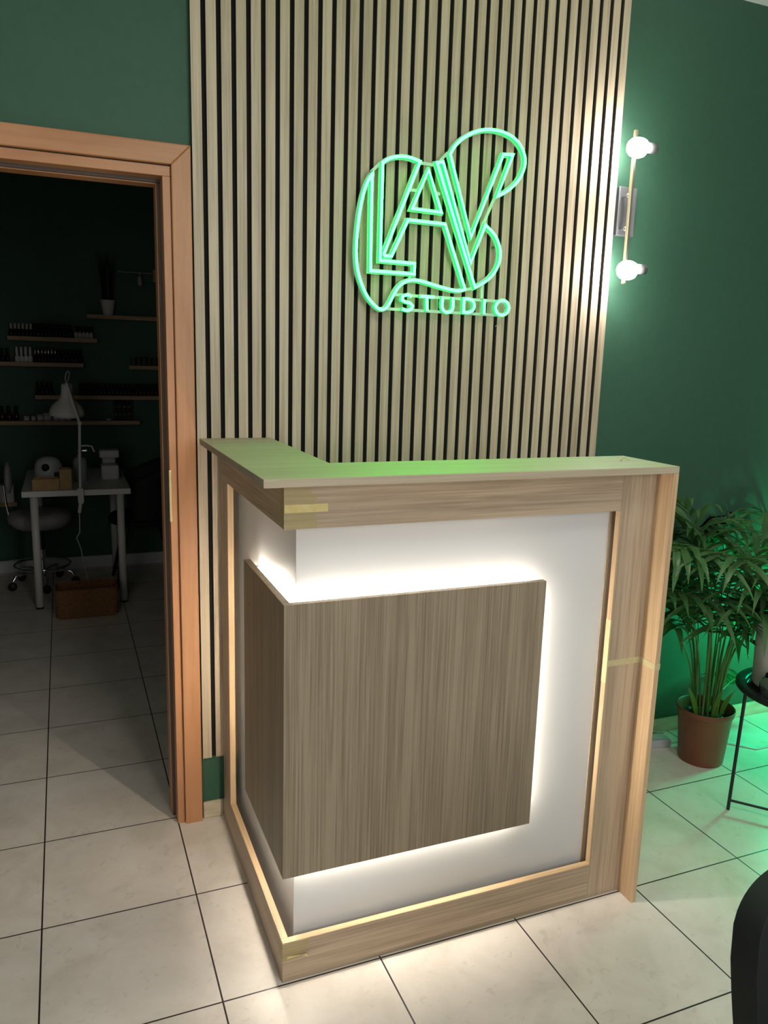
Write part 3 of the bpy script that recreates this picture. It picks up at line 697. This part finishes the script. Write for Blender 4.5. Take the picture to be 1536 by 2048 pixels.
for a in (45,135,225,315):
    c, s_ = math.cos(R_(a)), math.sin(R_(a))
    MB().tube([(.15*c,.15*s_,.40),(.27*c,.27*s_,.001)], [.016,.010], 10).build('leg', M['black_metal'], bc)

# wall shelves (depth .11, front face at y 3.965)
def shelf(x0_, x1_, z, label):
    o = thing('wall_shelf', label, 'shelf', ((x0_+x1_)/2, YF, z)); h = (x1_-x0_)/2
    MB().box(-h, h, -.112, -.0004, -.026, 0).build('board', M['shelf_wood'], o, bevel=.0015); return o
SH = dict(plant=(-.262,.26,1.722), up=(-.738,-.204,1.568), mid=(-1.0,-.295,1.407), stub=(-.011,.45,1.400), long=(-.596,.45,1.198), low=(-1.05,.048,1.031))
shelf(*SH['plant'], 'oak wall shelf carrying the white plant pot, highest on the far wall')
shelf(*SH['up'], 'short oak wall shelf with nail polish, highest of the left ones')
shelf(*SH['mid'], 'oak wall shelf with nail polish just above the lamp shade')
shelf(*SH['stub'], 'oak wall shelf beside the door jamb holding a dark row of things')
shelf(*SH['long'], 'long oak wall shelf with polish bottles running behind the lamp shade')
shelf(*SH['low'], 'lowest oak wall shelf with jars and a bottle stand')

def bottle_proto(name, label, glass, cap, group, h=.05, r=.013, ch=.035, square=False):
    o = thing(name, label, 'bottle', (0,0,0), 0, group)
    if square: MB().box(-r,r,-r,r,0,h*.85).build('bottle', glass, o, bevel=.002)
    else: MB().lathe([(0,0),(r*.9,0),(r,.002),(r,h*.72),(r*.6,h*.86),(r*.5,h),(0,h)], 14).build('bottle', glass, o)
    MB().lathe([(0,h+.0002),(r*.62,h+.0002),(r*.58,h+ch),(0,h+ch)], 12).build('cap', cap, o)
    return o
def row(proto_args, xs, z, label, group, y=YF-.062):
    p = None
    for x in xs:
        loc = (x, y+rnd.uniform(-.008,.008), z+.0003)
        if p is None:
            p = bottle_proto('nail_polish', label, *proto_args, group=group) if isinstance(proto_args, tuple) else bottle_proto('nail_polish', label, group=group, **proto_args)
            p.location = loc
        else: dup(p, loc, label, group)
dk = dict(glass=M['dark_glass'], cap=M['black_cap'])
lin = lambda a, b_, n: [a+(b_-a)*i/(n-1) for i in range(n)]
g = 'nail polish on the short upper left shelf'
row(dict(glass=M['dark_glass'], cap=M['pale_cap'], h=.045), lin(-.715,-.60,6), 1.568, 'dark polish bottle with pale cap, left half of the short upper shelf', 'pale capped polish on the short upper shelf')
row(dk, lin(-.578,-.365,11), 1.568, 'all dark polish bottle in the middle of the short upper shelf', 'dark polish on the short upper shelf')
row(dict(glass=M['pale_glass'], cap=M['black_cap'], h=.04), lin(-.330,-.238,5), 1.568, 'pale polish bottle with dark cap, right end of the short upper shelf', 'pale polish on the short upper shelf')
row(dk, lin(-.86,-.745,5), 1.407, 'dark polish bottle at the left end of the shelf above the lamp', 'dark polish left of the white bottles')
row(dict(glass=M['white_cap'], cap=M['white_cap'], h=.045, ch=.05, r=.014), lin(-.690,-.612,4), 1.407, 'all white slim bottle on the shelf above the lamp shade', 'white bottles on the shelf above the lamp')
row(dict(glass=M['dark_glass'], cap=M['chrome'], h=.045, ch=.045), lin(-.582,-.462,7), 1.407, 'dark polish bottle with shiny cap right of the white bottles', 'shiny capped polish above the lamp')
row(dict(glass=M['dark_glass'], cap=M['black_cap']), lin(-.438,-.312,6), 1.407, 'dark polish bottle at the right end of the shelf above the lamp', 'dark polish right of the shiny caps')
row(dk, lin(-.580,-.50,4), 1.198, 'dark polish bottle left of the lamp shade on the long shelf', 'dark polish left of the lamp shade')
row(dict(glass=M['dark_glass'], cap=M['black_cap'], h=.045), lin(-.320,.165,20), 1.198, 'dark polish bottle right of the lamp shade on the long shelf', 'dark polish right of the lamp shade')
row(dict(glass=M['polish_red'], cap=M['black_cap'], h=.06, r=.018), lin(-.84,-.715,4), 1.031, 'dark stout bottle at the left end of the lowest shelf', 'stout dark bottles on the lowest shelf')
# jars and a small bottle stand on the lowest shelf
j0 = None
for i, (x, r0, h0) in enumerate(((-.655,.018,.03),(-.615,.014,.03),(-.575,.02,.04),(-.53,.026,.05),(-.478,.020,.055),(-.440,.020,.035),(-.402,.018,.035))):
    lab = 'small pale lidded jar left of the lamp arm on the lowest shelf'
    if j0 is None or True:
        o = thing('cosmetic_jar', lab, 'jar', (x, YF-.06, 1.0313), 0, 'pale jars on the lowest shelf')
        MB().lathe([(0,0),(r0,0),(r0,h0*.7),(0,h0*.7)], 18).build('jar', M['white_plastic'], o)
        MB().lathe([(0,h0*.7+.0002),(r0*1.05,h0*.7+.0002),(r0*1.05,h0),(0,h0)], 18).build('lid', M['grey_plastic'], o)
o = tag(MB().lathe([(0,0),(.016,.0),(.018,.006),(.012,.012),(0,.013)], 16).build('soap_dish', M['white_plastic'], loc=(-.150, YF-.06, 1.0313)), 'tiny white dish left of the bottle stand', 'dish')
bs = thing('bottle_stand', 'small three tier stand of dark bottles at the right of the lowest shelf', 'stand', (-.058, YF-.06, 1.0313))
for k in range(3): MB().box(-.062,.062,-.03,.03,.001+.052*k,.004+.052*k).build('tier', M['black_plastic'], bs)
for x in (-.058,.058): MB().box(x-.003,x+.003,-.003,.003,.004,.15).build('post', M['black_plastic'], bs)
p = None
for k in range(3):
    for x in lin(-.044,.044,4):
        loc = (-.058+x, YF-.06, 1.0313+.0043+.052*k)
        if p is None:
            p = bottle_proto('nail_polish', 'tiny dark polish bottle standing on the three tier stand', M['dark_glass'], M['chrome'], 'bottles on the three tier stand', h=.026, r=.009, ch=.016); p.location = loc
        else: dup(p, loc, 'tiny dark polish bottle standing on the three tier stand', 'bottles on the three tier stand')
# dark row on the stub shelf
for i in range(6):
    tag(MB().box(-.014,.014,-.04,.03,0,.045+.006*(i%3)).build('storage_case', M['black_plastic'], loc=(.02+.034*i, YF-.06, 1.4003), bevel=.002), 'small black case on the shelf beside the door jamb', 'case', 'black cases on the shelf by the jamb')
# potted plant on the top shelf
pl = thing('potted_plant', 'dark upright plant in a white pot on the topmost wall shelf', 'plant', (-.127, YF-.066, 1.7223))
MB().lathe([(0,0),(.029,0),(.031,.003),(.048,.094),(.049,.096),(.045,.096),(.043,.085),(0,.085)], 28).build('pot', M['white_plastic'], pl)
fo = MB()
for i in range(70):
    a = rnd.uniform(0, 2*PI); r0 = rnd.uniform(0, .03); q = Vector((r0*math.cos(a), r0*math.sin(a), .09)); hh = rnd.uniform(.16,.33); sp = rnd.uniform(.0,.16)
    d = Vector((sp*math.cos(a), sp*math.sin(a)*.6, 1)).normalized(); wv = Vector((math.cos(a+1.2), math.sin(a+1.2), 0)); ring = []
    for j in range(6):
        v = j/5; wd = .006*(1-v*.9); qq = Vector((q.x, min(q.y,.06), q.z)); ring += [qq-wv*wd, qq+wv*wd]; d = (d+Vector((math.cos(a),math.sin(a)*.5,0))*.05*v).normalized(); q = q+d*hh/5
    fo.add(ring, [(j*2,j*2+2,j*2+3,j*2+1) for j in range(5)], True)
fo.build('foliage', M['faux_plant'], pl)
# hook rail
rl = thing('hook_rail', 'thin rail with hanging utensil and box right of the shelf plant', 'rail', (.08, YF, 2.008))
MB().tube([(-.135,-.03,0),(.2,-.03,0)], .005, 8).box(-.13,-.12,-.03,-.0004,-.006,.006).box(.18,.19,-.03,-.0004,-.006,.006).build('bar', M['steel'], rl)
hu = tag(MB().tube([(.085,YF-.038,2.012),(.083,YF-.040,1.98)], .004, 8).lathe([(.009,-.05),(.015,-.04),(.013,0),(.006,.008),(0,.008)], 14, (.082,YF-.040,1.975)).build('hanging_brush', M['grey_plastic']), 'small brush hanging from the hook rail', 'brush')
tag(MB().box(.165,.25,YF-.07,YF-.036,1.95,2.03).build('hanging_box', M['kraft'], bevel=.002), 'small dull box hung at the right end of the hook rail', 'box')
# small cabinet shelf with a white box at the left edge
lsf = shelf(-1.15, -.74, .50, 'brown wall shelf low at the left edge of the doorway view')
tag(MB().box(-1.0,-.757,YF-.11,YF-.01,.5003,.615).build('storage_box', M['white_plastic'], bevel=.004), 'white storage box on the low brown shelf at the left edge', 'box')
# loose charger cable by the skirting
cb = MB().tube([(-1.0,4.03,.095),(-.85,4.035,.088),(-.72,4.03,.10),(-.62,4.02,.11)], .003, 8)
tag(cb.build('charging_cable', M['cable_white']), 'thin cable along the skirting behind the swivel stool', 'cable')

# ------------------------------------------------------------------ light
wd = bpy.data.worlds.new('world'); scene.world = wd; wd.use_nodes = True
wd.node_tree.nodes['Background'].inputs[0].default_value = (.93,.98,1,1); wd.node_tree.nodes['Background'].inputs[1].default_value = .10
def area(name, loc, target, size, power, color):
    l = bpy.data.lights.new(name, 'AREA'); l.size = size; l.energy = power; l.color = color
    o = bpy.data.objects.new(name, l); col.objects.link(o); o.location = loc
    o.rotation_euler = (Vector(target)-Vector(loc)).to_track_quat('-Z', 'Y').to_euler(); return o
area('room_light', (1.15,-4.2,1.9), (.4,.3,1.2), 1.6, 53, (1,.985,.97))
area('overhead_fill', (.3,-1.0,2.72), (.3,-1.0,0), .6, 14, (1,.97,.92))  # unseen light added overhead to brighten the floor
area('left_fill', (-1.7,-3.1,1.7), (0,.2,.6), 1.4, 12, (1,.97,.93))  # unseen soft fill added to lift the desk's left side, no window there
gl = bpy.data.lights.new('green_floor_lamp', 'POINT'); gl.energy = 14; gl.color = (0,1,.42); gl.shadow_soft_size = .06
go = bpy.data.objects.new('green_floor_lamp', gl); col.objects.link(go); go.location = (2.30,.46,.48)

# ------------------------------------------------------------------ camera
cam = bpy.data.cameras.new('camera'); co = bpy.data.objects.new('camera', cam); col.objects.link(co)
rt = Vector((0.92650019,-0.37521891,0.02842817)); dn = Vector((-0.0468908,-0.19008201,-0.98064779)); fw = Vector((0.37336128,0.90723735,-0.19370533))
mw = Matrix.Identity(4)
for i in range(3): mw[i][0] = rt[i]; mw[i][1] = -dn[i]; mw[i][2] = -fw[i]
mw[0][3], mw[1][3], mw[2][3] = -.42724605, -1.59984924, 1.49958209
co.matrix_world = mw
cam.sensor_fit = 'VERTICAL'; cam.sensor_height = 36; cam.lens = 1562.68/2048*36; cam.clip_start = .02
scene.camera = co
scene.view_settings.view_transform = 'Standard'; scene.view_settings.look = 'None'; scene.view_settings.exposure = 0; scene.view_settings.gamma = 1
scene.view_settings.use_curve_mapping = False
